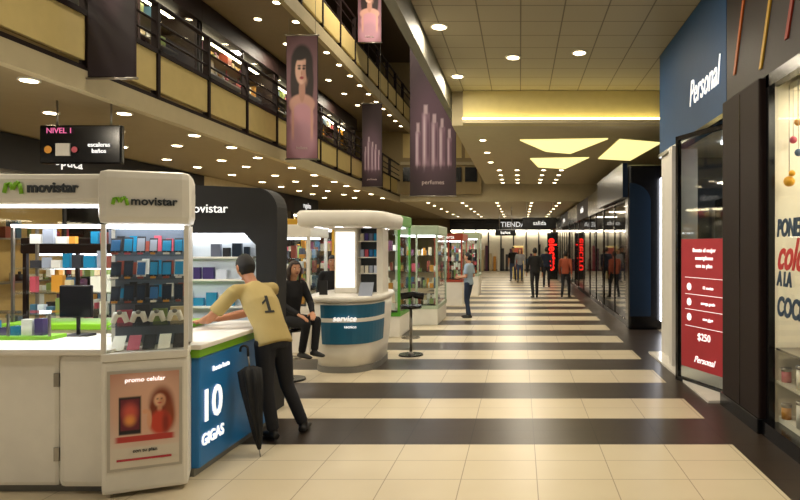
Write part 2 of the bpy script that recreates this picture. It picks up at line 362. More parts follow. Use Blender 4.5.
kr=mat('letter_red','#c02a2c',.5,var=0); kb=mat('letter_blue','#1d3a55',.5,var=0)
for tx,sz,z,m,sh in (('PONELE',.22,2.0,kb,0),('color',.4,1.75,kr,.3),('A LA',.18,1.53,kb,0),('COCINA',.25,1.27,kb,0)):
    b.text(tx,sz,(2.425,5.84,z),(0,-1,0),m,align='LEFT',shear=sh,xs=.8,bold=.008,up=(0,-.15,1))
b.box(2.47,3.4,3,5.98,.52,.55,mat('shelf_pale','#cfc8b4',.4)); b.box(2.47,3.4,3,5.98,.84,.86,steel)
for z0_ in (.2,.55,.86):
  for i in range(22):
    y=3.66+i*.106; h=random.uniform(.1,.22); x=(2.53,2.64,2.75)[i%3]; g=random.choice([goods[6],goods[4],goods[9],steel,goods[2],goods[3],white,goods[8]])
    if z0_>.8 and random.random()<.5: continue
    b.cyl((x,y,z0_),(x,y,z0_+h),.045,g,n=12); b.cyl((x,y,z0_+h),(x,y,z0_+h+.03),.05,steel,n=12)
yb=mat('duck_yellow','#e8a818',.4); b.ell((2.54,5.85,2.45),(.05,.06,.05),yb); b.ell((2.54,5.79,2.52),(.03,.03,.03),yb); b.cyl((2.54,5.85,2.5),(2.54,5.85,3.36),.004,steel,n=6)
for x,y,z,g in ((2.6,5.9,2.85,goods[9]),(2.56,5.7,2.7,goods[3]),(2.6,5.8,3.0,goods[4])): b.ell((x,y,z),(.035,.035,.035),g); b.cyl((x,y,z),(x,y,3.36),.003,steel,n=6)
b.box(2.7,3.4,3.2,5.9,3.3,3.34,mat('kit_fill_lamp','#fff0cc',.5,em=7,emc='#fff4dc')); b.done()  # glowing panel added overhead to brighten the window interior
# ---------------------------------------------------------------- hanging banners
bm_=mat('banner_plum','#2a1a1e',.7)
def portrait():
    return ('#8f6470','#6a4a52'),[('e',.5,.78,.36,.15,'#1a0d0c',.15),('e',.27,.62,.15,.2,'#24120f',.2),('e',.74,.62,.14,.2,'#24120f',.2),
     ('e',.5,.44,.42,.085,'#c8988a',.12),('e',.5,.32,.38,.13,'#c08c9a',.15),('e',.5,.14,.42,.16,'#b08494',.3),('e',.5,.56,.1,.1,'#b88878',.15),('e',.48,.72,.2,.115,'#dcb2a0',.1),
     ('e',.6,.7,.09,.09,'#c09080',.6),('e',.41,.735,.05,.011,'#1f100e',.5),('e',.56,.735,.05,.011,'#1f100e',.5),('e',.41,.757,.06,.007,'#2a1612',.6),('e',.57,.757,.06,.007,'#2a1612',.6),
     ('e',.49,.695,.025,.02,'#b88070',.7),('e',.49,.658,.065,.012,'#962a38',.4),('e',.42,.83,.22,.03,'#1a0d0c',.3),('e',.68,.74,.06,.1,'#1c0e0c',.3),
     ('r',.2,.3,.04,.14,'#c8988a',.3),('r',.82,.3,.04,.14,'#c8988a',.3)]
def bottles():
    Ls=[('e',.5,.42,.5,.3,'#5e4656',.6)]
    for cx,w,h in ((.17,.06,.22),(.34,.08,.34),(.53,.07,.28),(.7,.07,.25),(.86,.05,.18)):
        Ls+=[('r',cx,.2+h/2,w,h/2,'#9a7c90',.12),('r',cx-w*.4,.2+h/2,w*.25,h/2.2,'#cbb6c4',.5),('r',cx+w*.6,.2+h/2,w*.3,h/2.2,'#664a5e',.5),('r',cx,.2+h+.03,w*.5,.03,'#b9a2ae',.2)]
    return ('#2c1c22','#33222a'),Ls
def banner(x0,x1,y,z0,z1,kind,rod=9.5):
    b=MB('hanging_banner'); w=x1-x0; cx=(x0+x1)/2
    b.box(x0,x1,y,y+.015,z0,z1,bm_); f=y-.004
    b.cyl((x0-.03,y+.007,z1),(x1+.03,y+.007,z1),.02,steel); b.cyl((x0-.02,y+.007,z0),(x1+.02,y+.007,z0),.015,steel)
    for x in (x0+.05,x1-.05): b.cyl((x,y+.007,z1),(x,y+.007,rod),.005,steel,n=6)
    h=z1-z0
    if kind=='w': bg,Ls=portrait()
    elif kind=='b': bg,Ls=bottles()
    else: bg,Ls=('#241820','#1c1216'),[('e',.5,.6,.3,.2,'#3a2630',.5)]
    b.paint((x0+.01,f,z0+.02),(w-.02,0,0),(0,0,h-.04),bg,Ls,50,150)
    if kind!='d': b.text('belleza' if kind=='w' else 'perfumes',w*.13,(cx,f-.006,z0+h*.09),(1,0,0),mat('pale_letter','#cdb8b8',.6))
    b.done()
banner(-4.95,-4.4,7.1,3.76,5.6,'d'); banner(-4.9,-4.24,13,3.65,6.25,'w'); banner(-4.45,-3.8,17,7.4,9.2,'w')
banner(-4.97,-4.34,19.5,3.68,6.3,'b'); banner(-2.93,-1.7,16.5,3.15,7.2,'b')
b=MB('level_sign'); b.box(-6.2,-5.15,8,8.08,2.9,3.4,black,.02); b.text('NIVEL 1',.1,(-5.93,7.98,3.32),(1,0,0),mat('sg','#e06aa0',.5,em=.6),align='CENTER')
b.text('escaleras\nbaños',.08,(-5.42,7.98,3.1),(1,0,0),wtxt,align='CENTER'); b.box(-5.98,-5.8,7.98,8,3.0,3.16,mat('pict_w','#c8c4bc',.5))
b.disc((-6.08,7.985,3.08),.05,goods[4],b=(0,0,1)); b.disc((-5.74,7.985,3.08),.04,goods[9],b=(0,0,1))
for x in (-6,-5.3): b.cyl((x,8.04,3.4),(x,8.04,3.72),.012,steel)
b.done()
# ---------------------------------------------------------------- phone kiosk
b=MB('phone_kiosk')
def logo(x,y,z,s,u=(1,0,0)):
    U=V(u); p=[(-1,-.6),(-.75,.5),(-.35,.55),(0,-.2),(.4,.6),(.8,.45),(1.05,-.7)]
    for q0,q1 in zip(p,p[1:]):
        b.loft([V((x,y,z))+U*q0[0]*s+V((0,0,q0[1]*s)),V((x,y,z))+U*q1[0]*s+V((0,0,q1[1]*s))],[(s*.26,s*.1)]*2,U,green,8)
b.box(-5.2,-3.42,4.6,5.1,.06,1.04,white,.03); b.box(-3.4,-3.0,4.56,5.1,.06,1.04,white,.05); b.box(-5.15,-3.05,4.66,5.05,0,.07,grey)
b.box(-5.25,-2.98,4.52,5.15,1.04,1.09,white,.02)
for x,z in ((-3.43,.25),(-3.43,.8)): b.box(x-.02,x+.02,4.585,4.6,z,z+.1,steel)
scr=[mat('screen%d'%i,c,.15,em=.25) for i,c in enumerate(['#26547a','#5a5e6a','#3a2f5a','#1c6f90','#8a8f98','#b8bcc4','#15202c'])]
# low glass case with accessories on the front counter
b.box(-5.2,-3.75,4.95,5.13,1.09,1.12,green)
for x in (-5.0,-4.55,-4.1,-3.77): b.box(x,x+.015,4.95,4.965,1.12,1.3,steel)
b.box(-5.2,-3.75,4.94,5.13,1.3,1.31,glass); b.poly([(-5.2,4.95,1.12),(-3.75,4.95,1.12),(-3.75,4.95,1.3),(-5.2,4.95,1.3)],glass)
x=-5.15
while x<-3.85:
    w=random.uniform(.05,.1); b.box(x,x+w,5.0,5.06,1.12,1.12+random.uniform(.05,.15),random.choice(goods+scr+[white,white])); x+=w+.02
for z in (1.12,1.35,1.6,1.85):
    b.box(-5.2,-4.15,6.35,6.65,z,z+.015,glass)
    x=-5.1
    while x<-4.25:
        w=random.uniform(.05,.12)
        if random.random()<.8: b.box(x,x+w,6.45,6.5,z+.015,z+random.uniform(.08,.19),random.choice(goods+scr+[white]))
        x+=w+.025
for x in (-5.2,-4.17):
    for y in (6.33,6.65): b.box(x,x+.025,y,y+.025,1.05,2.05,steel)
b.box(-5.2,-4.13,6.33,6.68,2.03,2.06,lampw)
b.box(-5.25,-2.95,4.5,4.62,2.15,2.37,white,.04); b.box(-5.25,-3.0,4.62,5.75,2.2,2.34,white,.03)
for k in range(3): b.box(-5.0,-3.12,4.72+k*.34,4.9+k*.34,2.185,2.2,lampw)
b.text('movistar',.105,(-3.39,4.495,2.265),(1,0,0),dtxt,ext=.006,bold=.003); logo(-3.675,4.49,2.265,.062)
for x,y in ((-5.15,4.7),): b.box(x-.05,x+.05,y-.05,y+.05,1.05,2.2,white)
b.box(-3.12,-3.04,5.65,5.73,1.05,2.2,white)
# side counter
b.box(-3.05,-2.56,4.95,6.45,.06,.95,blue,.02); b.box(-3.05,-2.55,4.93,6.47,.95,1.02,green,.01); b.box(-3.1,-2.52,4.9,6.5,1.02,1.06,white,.01); b.box(-3,-2.6,4.95,6.4,0,.06,grey)
b.text('10',.36,(-2.553,5.14,.53),(0,1,0),wtxt,bold=.006); b.text('GIGAS',.13,(-2.553,5.16,.27),(0,1,0),wtxt,bold=.003); b.text('llevate hasta',.06,(-2.553,5.3,.82),(0,1,0),wtxt)
b.box(-5.2,-3.4,6.25,6.7,0,1.0,white,.02); b.box(-5.22,-3.38,6.2,6.7,1.0,1.06,green,.01)
# display unit
ang=math.atan2(.22,.5); b.M=Matrix.Translation((-3.03,4.48,0))@Matrix.Rotation(ang,4,'Z')
b.box(0,.56,0,.42,.03,1.0,white,.03); b.box(.0,.56,-.01,.42,1.0,1.06,white,.01)
b.box(-.02,.58,-.03,.44,2.0,2.4,white,.06)
for x in (0,.53): b.box(x,x+.03,0,.03,1.06,2.0,white); b.box(x,x+.03,.39,.42,1.06,2.0,white)
b.box(.03,.53,.36,.38,1.06,2.0,mat('case_back','#59636e',.5)); b.box(.03,.53,.05,.35,1.975,2.0,lampw)
b.poly([(.03,.01,1.06),(.53,.01,1.06),(.53,.01,2.0),(.03,.01,2.0)],glass)
for z in (1.25,1.42,1.6,1.78): b.box(.03,.53,.08,.36,z-.012,z,glass)
ph=[scr[0],scr[0],scr[3],scr[6],scr[6],scr[2],scr[4]]
for r,z in enumerate((1.42,1.6,1.78)):
    for i in range(6):
        x=.042+i*.083; w=.06+random.uniform(-.006,.006); h=.125+random.uniform(-.01,.012); yy=.09; c_=random.choice([blk,blk,blk,white])
        b.extr([(x,yy,z+.012),(x+w,yy,z+.012),(x+w,yy+.045,z+h),(x,yy+.045,z+h)],(0,.01,0),c_)
        b.extr([(x+.004,yy-.002,z+.026),(x+w-.004,yy-.002,z+.026),(x+w-.004,yy+.036,z+h-.012),(x+.004,yy+.036,z+h-.012)],(0,-.001,0),random.choice(ph))
        b.cyl((x+w/2,yy-.002,z+.019),(x+w/2,yy-.005,z+.019),.004,grey,n=8)
        b.box(x+.012,x+w-.012,yy-.035,yy-.012,z,z+.014,random.choice([white,goods[4],goods[9],goods[1]])); b.loft([(x+w/2,yy+.05,z+.06),(x+w/2,yy+.09,z+.005)],[(.008,.004)]*2,(1,0,0),grey,6)
        b.box(x+.005,x+.055,.33,.355,z+.02,z+.02+random.uniform(.06,.14),random.choice([blk,white,goods[9],scr[3],goods[4],goods[1]]))
for i in range(4):
    x=.1+i*.12; b.loft([(x-.045,.12,1.27),(x-.025,.12,1.33),(x+.025,.12,1.33),(x+.045,.12,1.27)],[(.018,.018),(.03,.025),(.03,.025),(.018,.018)],(0,1,0),white,10); b.ell((x,.1,1.345),(.018,.018,.018),grey,8)
    b.box(x-.05,x+.05,.3,.34,1.25,1.25+random.uniform(.08,.14),random.choice(goods))
for i in range(5): b.extr([(.05+i*.1,.05,1.07),(.13+i*.1,.05,1.07),(.13+i*.1,.2,1.16),(.05+i*.1,.2,1.16)],(0,.01,0),random.choice([goods[2],scr[0],goods[6],goods[9],blk]))
b.text('movistar',.085,(.34,-.036,2.17),(1,0,0),dtxt,ext=.006,bold=.002); logo(.125,-.04,2.17,.045)
b.box(.04,.52,-.012,0,.2,.93,mat('frame_al','#b8b2a6',.4))
b.paint((.06,-.016,.22),(.44,0,0),(0,0,.69),('#e0d6c8','#c08c78'),[('e',.55,.62,.55,.36,'#dcae96',.5),('r',.5,.1,.5,.11,'#d8cfc0',.15),
   ('e',.74,.66,.17,.17,'#7a3218',.35),('e',.86,.52,.08,.15,'#8a4020',.5),('e',.61,.58,.05,.1,'#7a3218',.5),('e',.71,.69,.085,.07,'#e2b090',.25),('e',.75,.68,.04,.05,'#c88c6c',.8),('e',.68,.705,.014,.006,'#2a1410',.6),('e',.74,.705,.014,.006,'#2a1410',.6),('e',.71,.662,.03,.008,'#c04848',.5),('e',.71,.6,.035,.04,'#cf9474',.4),
   ('e',.72,.45,.16,.13,'#c8402c',.25),('e',.8,.44,.05,.12,'#8e2c1e',.7),('e',.56,.5,.035,.1,'#dea482',.3),('e',.5,.58,.045,.025,'#dea482',.3),('r',.28,.55,.16,.2,'#17141a',.05),('r',.28,.56,.135,.165,'#6a2030',.05),('e',.28,.58,.1,.09,'#d0584a',.7),('e',.28,.5,.07,.05,'#e89a50',.8),('r',.5,.3,.42,.03,'#b83a34',.1)],70,110)
b.text('promo celular',.045,(.28,-.022,.86),(1,0,0),wtxt); b.text('con tu plan',.035,(.28,-.022,.34),(1,0,0),dtxt); b.box(.1,.45,-.02,-.016,.27,.285,redp)
b.M=Matrix.Identity(4)
b.done()
b=MB('monitor_stand'); b.box(-4.0,-3.72,5.38,5.41,1.22,1.5,black,.01); b.cyl((-3.86,5.42,1.065),(-3.86,5.42,1.3),.015,blk); b.box(-3.95,-3.77,5.32,5.52,1.05,1.07,blk)
b.box(-4.1,-3.6,5.26,5.6,0,1.05,white); b.done()
b=MB('kiosk_display_arch')
pts=[(-3.78,6.85,1.98),(-3.05,6.85,1.98),(-2.92,6.85,1.85),(-2.9,6.85,0),(-2.72,6.85,0),(-2.68,6.85,2.1)]+[(-2.9+.22*math.cos(t),6.85,2.22+.26*math.sin(t)) for t in [i*math.pi/16 for i in range(1,9)]]+[(-3.78,6.85,2.52)]
b.extr(pts,(0,.3,0),blk); b.text('movistar',.14,(-3.47,6.84,2.25),(1,0,0),wtxt)
b.box(-3.8,-2.95,7.0,7.1,0,2.0,mat('aw','#c8d0d4',.5)); b.box(-3.75,-3.0,6.9,6.98,1.94,1.98,lampw)
for z in (1.15,1.45,1.7):
    b.box(-3.78,-2.97,6.88,7.0,z,z+.02,white)
    x=-3.74
    while x<-3.08:
        w=random.uniform(.05,.12)
        if random.random()<.75: b.box(x,x+w,6.92,6.96,z+.02,z+random.uniform(.1,.2),random.choice(scr+[white,blk]))
        x+=w+.03
b.done()
area((-3.9,5.2,2.17),1.4,20,(.95,.97,1),name='kiosk_canopy_lamp',sy=.8)
# ---------------------------------------------------------------- rounded counter kiosk
def sup(cx,cy,rx,ry,z,n=48,e=2.8):
    R=[]
    for k in range(n):
        t=k*2*math.pi/n; c,s_=math.cos(t),math.sin(t)
        R.append((cx+.84*rx*math.copysign(abs(c)**(2/e),c),cy+ry*math.copysign(abs(s_)**(2/e),s_),z))
    return R
b=MB('information_counter'); cx,cy=-2.6,9.72
b.rings([sup(cx,cy,.56,.78,0),sup(cx,cy,.56,.78,.09)],grey,smooth=False)
b.rings([sup(cx,cy,.54,.77,.09),sup(cx,cy,.57,.8,.3),sup(cx,cy,.62,.86,.75),sup(cx,cy,.63,.87,1.02)],white)
b.rings([sup(cx,cy,.66,.9,1.03),sup(cx,cy,.68,.92,1.05),sup(cx,cy,.68,.92,1.09),sup(cx,cy,.66,.9,1.11)],white)
ra=[sup(cx,cy,.595+.035*k,.835+.035*k,z) for k,z in ((0,.42),(.5,.62),(1.05,.99))]
idx=list(range(33,48))
for r0,r1 in zip(ra,ra[1:]):
    for i in idx[:-1]: b.poly([r0[i],r0[i+1],r1[i+1],r1[i]],teal)
b.text('service',.12,(-2.5,8.825,.8),(1,0,0),wtxt,up=(0,-.1,1),shear=.2); b.text('tecnico',.06,(-2.42,8.84,.68),(1,0,0),wtxt,up=(0,-.1,1))
b.box(-2.85,-2.5,9.5,9.9,1.1,2.12,white,.03); b.box(-2.82,-2.53,9.485,9.5,1.2,2.05,mat('lp','#ffffff',.5,em=1.1,emc='#fff6e6'))
b.box(-2.5,-2.2,9.75,9.85,1.1,2.12,mat('panel_dk','#2a3036',.4)); b.box(-2.2,-2.1,9.5,9.9,1.1,2.12,white,.02)
for z in (1.4,1.65,1.9):
    b.box(-2.5,-2.2,9.6,9.75,z,z+.015,white)
    for k in range(4): b.box(-2.48+k*.07,-2.43+k*.07,9.63,9.66,z+.015,z+.13,random.choice(scr+[goods[6],goods[9]]))
b.rings([sup(cx,cy,.72,.98,2.11,e=5),sup(cx,cy,.76,1.02,2.14,e=5),sup(cx,cy,.78,1.04,2.3,e=5),sup(cx,cy,.74,1.0,2.34,e=5)],white)
for p in sup(cx,cy,.55,.8,2.105,8): b.disc(p,.06,lampw)
b.box(-2.98,-2.86,9.2,9.22,1.11,1.32,blk)
b.extr([(-2.35,9.0,1.11),(-2.15,9.0,1.11),(-2.15,9.12,1.3),(-2.35,9.12,1.3)],(0,.01,0),scr[4])
b.done()
def stool(name,x,y,h,back=False):
    b=MB(name); b.cyl((x,y,0),(x,y,.025),.21,black,r1=.2,n=24); b.cyl((x,y,.025),(x,y,h-.05),.025,steel); b.cyl((x,y,h-.05),(x,y,h),.18,black,r1=.185,n=20)
    b.cyl((x,y,.02),(x,y,.06),.06,steel,r1=.03)
    R=[V((x+.15*math.cos(t),y+.15*math.sin(t),.3)) for t in [i*2*math.pi/16 for i in range(17)]]
    for p,q in zip(R,R[1:]): b.cyl(p,q,.01,steel,n=6)
    b.cyl((x-.15,y,.3),(x+.15,y,.3),.008,steel,n=6)
    if back:
        b.loft([(x-.19,y+.1,h+.14),(x,y+.2,h+.16),(x+.19,y+.1,h+.14)],[(.02,.06)]*3,(0,1,0),black,10); b.cyl((x,y+.17,h-.03),(x,y+.2,h+.14),.015,steel); b.cyl((x-.1,y,h-.03),(x,y+.17,h-.03),.012,steel)
    b.done()
stool('bar_stool',-1.83,10.4,.84,True); stool('counter_stool',-3.15,8.5,.72)
def vitrine(name,x0,x1,y0,y1,h,fm,base=.5,sign=None):
    b=MB(name); b.box(x0,x1,y0,y1,.0,base,white,.02); b.box(x0-.01,x1+.01,y0-.01,y1+.01,base-.08,base,fm)
    b.box(x0-.02,x1+.02,y0-.02,y1+.02,h-.22,h,fm,.02); b.box(x0+.1,x1-.1,y0+.1,y1-.1,h-.25,h-.22,lampw)
    for x in (x0,x1-.05):
        for y in (y0,y1-.05): b.box(x,x+.05,y,y+.05,base,h-.2,fm)
    b.box((x0+x1)/2-.02,(x0+x1)/2+.02,y0,y0+.04,base,h-.2,fm)
    nz=4
    for i in range(nz):
        z=base+.02+i*(h-base-.35)/nz; b.box(x0+.03,x1-.03,y0+.05,y1-.05,z,z+.015,glass)
        for k in range(int((x1-x0)/.14)):
            for yy in (y0+.12,(y0+y1)/2,y1-.2):
                hh=random.uniform(.06,.22); xx=x0+.1+k*.135
                if xx<x1-.12 and random.random()<.8: b.box(xx,xx+random.uniform(.04,.09),yy,yy+.08,z+.015,z+.015+hh,random.choice(goods+[white]))
    b.poly([(x0,y0+.01,base),(x1,y0+.01,base),(x1,y0+.01,h-.2),(x0,y0+.01,h-.2)],glass)
    b.poly([(x1-.01,y0,base),(x1-.01,y1,base),(x1-.01,y1,h-.2),(x1-.01,y0,h-.2)],glass)
    if sign: b.text(sign,.15,((x0+x1)/2,y0-.03,h-.11),(1,0,0),wtxt)
    b.done()
mint=mat('mint_frame','#a8b8a0',.4); gf=mat('green_frame','#4f9a2c',.4)
vitrine('glass_display_case',-2.88,-1.9,14.3,16.0,2.3,mint,.45); vitrine('tall_display_case',-3.4,-2.4,12.4,13.6,2.45,gf,.5)
vitrine('offer_display_case',-2.6,-1.75,18.8,20.5,2.2,mat('red_frame','#9a3a22',.4),.8,'oferta'); vitrine('gift_display_case',-5.0,-3.9,13.0,14.2,2.4,mat('yellow_frame','#d0a020',.4),.6,'regalos')
vitrine('watch_display_case',-2.3,-1.5,22.5,24,2.3,mint,.8); vitrine('jewellery_display_case',-4.6,-3.6,10.6,11.6,2.2,white,.8); vitrine('cosmetics_display_case',-6.9,-5.4,8.6,9.6,1.95,dkwood,.7)
# ---------------------------------------------------------------- people
def person(name,J,s,shirt,pants,skin,hair,shoe,vox=.014,long_sleeve=False,longhair=False,extra=None,detail=True):
    out=MB(name); f=V(J['face']).normalized(); up=V(J.get('up',(0,0,1))).normalized()
    f=(f-up*f.dot(up)).normalized(); hr=f.cross(up); RM=Matrix((hr,f,up)).transposed()
    pel,wa,ch,ne,hd=[V(J[k]) for k in ('pel','waist','chest','neck','head')]
    shR,shL,hiR,hiL=[V(J[k]) for k in ('shR','shL','hipR','hipL')]; lat=shR-shL; hlat=hiR-hiL
    def tmp(): return MB('x')
    t=tmp(); top=(shR+shL)/2; dn=(pel-wa).normalized()
    t.loft([pel+dn*.07*s,pel,wa,ch,top-(top-ch).normalized()*.03*s,ne+(ne-ch)*.05],[(.168*s,.128*s),(.165*s,.125*s),(.148*s,.115*s),(.17*s,.125*s),(.165*s,.098*s),(.066*s,.066*s)],lat,shirt,20)
    for sh,el,wr in ((shR,V(J['elR']),V(J['wrR'])),(shL,V(J['elL']),V(J['wrL']))):
        t.ell(sh-(sh-top)*.1,(.068*s,)*3,shirt,12)
        t.loft([top,sh],[(.07*s,.075*s),(.062*s,.062*s)],(0,0,1),shirt)
        if long_sleeve: t.loft([sh,el],[(.062*s,)*2,(.05*s,)*2],lat,shirt); t.ell(el,(.05*s,)*3,shirt,10); t.loft([el,wr],[(.05*s,)*2,(.036*s,)*2],lat,shirt)
        else: t.loft([sh,sh.lerp(el,.78)],[(.064*s,)*2,(.066*s,)*2],lat,shirt)
    sme=remesh(t,vox*s); out.addmesh(sme,shirt)
    if extra:
        q=bmesh.new(); q.from_mesh(sme); extra(out,BVHTree.FromBMesh(q)); q.free()
    t=tmp(); t.loft([wa*.35+pel*.65,pel,(hiR+hiL)/2-V((0,0,.04*s))],[(.145*s,.112*s),(.16*s,.122*s),(.14*s,.12*s)],hlat,pants,18)
    for hi,kn,an in ((hiR,V(J['knR']),V(J['anR'])),(hiL,V(J['knL']),V(J['anL']))):
        t.ell(hi,(.09*s,.095*s,.09*s),pants,12); t.loft([hi,hi.lerp(kn,.5),kn],[(.09*s,)*2,(.08*s,)*2,(.062*s,)*2],hlat,pants); t.ell(kn,(.063*s,)*3,pants,12)
        t.loft([kn,kn.lerp(an,.35),kn.lerp(an,.97)],[(.062*s,)*2,(.06*s,)*2,(.052*s,)*2],hlat,pants)
    out.addmesh(remesh(t,vox*s),pants)
    t=tmp()
    for an,d in ((V(J['anR']),V(J['ftR'])),(V(J['anL']),V(J['ftL']))):
        d=d.normalized(); sd=d.cross(V((0,0,1)))
        t.loft([an-d*.07*s-V((0,0,.04*s)),an-V((0,0,.035*s)),an+d*.09*s-V((0,0,.045*s)),an+d*.17*s-V((0,0,.055*s)),an+d*.2*s-V((0,0,.058*s))],[(.03*s,.03*s),(.042*s,.043*s),(.046*s,.034*s),(.043*s,.024*s),(.025*s,.014*s)],sd,shoe)
        t.loft([an-V((0,0,.04*s)),an+V((0,0,.03*s))],[(.042*s,)*2,(.04*s,)*2],sd,shoe)
    out.addmesh(remesh(t,.009*s),shoe)
    t=tmp(); t.loft([ne-(ne-ch).normalized()*.08*s,ne+(hd-ne)*.15,hd-up*.05*s],[(.06*s,)*2,(.053*s,)*2,(.052*s,.055*s)],lat,skin)
    for sh,el,wr in ((shR,V(J['elR']),V(J['wrR'])),(shL,V(J['elL']),V(J['wrL']))):
        t.loft([sh,sh.lerp(el,.5),el],[(.046*s,)*2,(.046*s,)*2,(.04*s,)*2],lat,skin); t.ell(el,(.04*s,)*3,skin,10)
        t.loft([el,el.lerp(wr,.3),wr],[(.04*s,)*2,(.042*s,)*2,(.026*s,)*2],lat,skin)
    h=bmesh.new(); bmesh.ops.create_uvsphere(h,u_segments=28,v_segments=20,radius=1)
    def hp(x,y,z,k=1.0):
        X,Y_,Z=x*.076,y*.097,z*.12
        if z<0:
            X*=1-.38*(-z)**1.6
            if y<0: Y_*=1-.4*(-z)
            else: Y_*=1-.12*(-z)**2; Z*=1+.04*y
        return hd+RM@(V((X,Y_,Z))*k*s)
    for v in h.verts: v.co=hp(*v.co)
    t.addbm(h,skin); h.free()
    def hl(x,y,z): return hd+RM@(V((x,y,z))*s)
    t.loft([hl(0,.084,.018),hl(0,.1,-.012),hl(0,.108,-.026),hl(0,.088,-.034)],[(.008*s,)*2,(.011*s,)*2,(.015*s,.01*s),(.01*s,.006*s)],hr,skin,10)
    t.loft([hl(0,.075,-.095),hl(0,.085,-.09)],[(.022*s,.02*s),(.015*s,.012*s)],hr,skin,10)
    for sx in (-1,1): t.ell(hl(sx*.078,-.005,-.002),(.012*s,.02*s,.032*s),skin,10,RM)
    out.addmesh(remesh(t,min(vox,.009)*s,2),skin)
    ew=mat('eye_white','#e8e4dc',.3,var=0); ed=mat('eye_dark','#1a100a',.3,var=0); lip=mat('lip_skin','#8a4238',.5,var=0)
    for sx in (-1,1):
        out.ell(hl(sx*.03,.081,.008),(.014*s,.008*s,.008*s),ew,10,RM); out.ell(hl(sx*.03,.088,.008),(.006*s,.004*s,.006*s),ed,8,RM); out.ell(hl(sx*.03,.086,.028),(.018*s,.006*s,.004*s),hair,8,RM)
    out.ell(hl(0,.086,-.056),(.024*s,.008*s,.007*s),lip,10,RM)
    h=bmesh.new(); bmesh.ops.create_uvsphere(h,u_segments=36,v_segments=30,radius=1)
    def keep(c):
        line=.5 if c.y>.45 else (-.62 if c.y<-.25 else -.62+(c.y+.25)/.7*1.12)
        if longhair: line=.55 if c.y>.55 else (-.9 if c.y<.1 else -.9+(c.y-.1)/.45*1.45)
        return c.z>line
    bmesh.ops.delete(h,geom=[fc for fc in h.faces if not keep(fc.calc_center_median())],context='FACES')
    for v in h.verts: v.co=hp(v.co.x,v.co.y,v.co.z,1.07+(.03 if v.co.z>0 else 0)*v.co.z)
    bmesh.ops.solidify(h,geom=h.faces[:],thickness=.006*s)
    out.addbm(h,hair,True); h.free()
    if longhair:
        t=tmp(); t.loft([hl(0,-.03,.09),hl(0,-.07,0),hl(0,-.085,-.1),hl(0,-.08,-.24)],[(.06*s,.05*s),(.08*s,.045*s),(.085*s,.035*s),(.05*s,.02*s)],hr,hair,16)
        for sx in (-1,1): t.loft([hl(sx*.04,.03,.1),hl(sx*.078,.02,.03),hl(sx*.083,.0,-.08),hl(sx*.075,-.01,-.2)],[(.02*s,)*2,(.018*s,.03*s),(.02*s,.035*s),(.012*s,.02*s)],hr,hair,10)
        out.addmesh(remesh(t,.01*s),hair)
    for key,sgn in (('R',1),('L',-1)):
        wr=V(J['wr'+key]); el=V(J['el'+key]); d=V(J.get('hd'+key,wr-el)).normalized(); pn=V(J.get('pn'+key,(-hr*sgn)))
        pn=(pn-d*pn.dot(d)).normalized(); th=V(J.get('th'+key,f)); la=d.cross(pn)
        if la.dot(th)<0: la=-la
        t=tmp(); t.loft([wr-d*.02*s,wr+d*.02*s,wr+d*.06*s,wr+d*.095*s],[(.026*s,.02*s),(.032*s,.018*s),(.041*s,.016*s),(.038*s,.012*s)],la,skin,14)
        for i,Lf in enumerate((.07,.079,.073,.058)):
            p=wr+d*.085*s+la*(.03-.02*i)*s; dd=d.copy(); pts=[p]
            for sg in (.45,.32,.23):
                p=p+dd*(Lf*sg+.006)*s; pts.append(p); dd=(dd+pn*.35).normalized()
            t.loft(pts,[(.0095*s,)*2,(.009*s,)*2,(.008*s,)*2,(.006*s,)*2],la,skin,8)
        p=wr+d*.025*s+la*.02*s; q=p+(d*.5+la*.8).normalized()*.045*s; r=q+(d*.85+la*.4+pn*.3).normalized()*.035*s
        t.loft([p,q,r],[(.014*s,)*2,(.011*s,)*2,(.008*s,)*2],pn,skin,8)
        out.addmesh(remesh(t,.0045*s,2),skin)
    return out.done()
def stand(x,y,yaw,s,stride=0,arms=0,lookyaw=None):
    Rz=Matrix.Rotation(yaw,3,'Z'); o=V((x,y,0))
    L=dict(pel=(0,0,.96),waist=(0,.01,1.09),chest=(0,.01,1.28),neck=(0,-.01,1.47),head=(0,.02,1.635),shR=(.185,-.01,1.41),shL=(-.185,-.01,1.41),
      elR=(.24,-.03-stride*.2,1.13),elL=(-.24,-.03+stride*.2,1.13),wrR=(.25,.06-stride*.35,.89),wrL=(-.25,.06+stride*.35,.89),
      hipR=(.09,0,.92),hipL=(-.09,0,.92),knR=(.1,.03+stride*.35,.51),knL=(-.1,.05-stride*.15,.51),anR=(.1,stride*.5,.085),anL=(-.1,-stride*.5,.085+max(0,stride)*.06))
    if arms: L['wrR']=(.15,.22,1.1); L['wrL']=(-.15,.22,1.1)
    J={k:o+Rz@(V(v)*s) for k,v in L.items()}
    J['face']=Matrix.Rotation(yaw if lookyaw is None else lookyaw,3,'Z')@V((0,1,0)); J['ftR']=Rz@V((.15,1,0)); J['ftL']=Rz@V((-.15,1,0)); return J
sk=mat('skin_tan','#a8714f',.5); sk2=mat('skin_light','#c08a68',.5); hd_=mat('hair_dark','#100d0b',.7); hb=mat('hair_brown','#2a1a12',.6)
khaki=mat('shirt_khaki','#a8945c',.8); jean=mat('trousers_dark','#1c1d24',.85); shb=mat('shoe_black','#0f0e0e',.5); shbk=mat('cloth_black','#101014',.85); lb=mat('shirt_blue','#8fa0b0',.8); bjean=mat('jeans_blue','#25324a',.85)
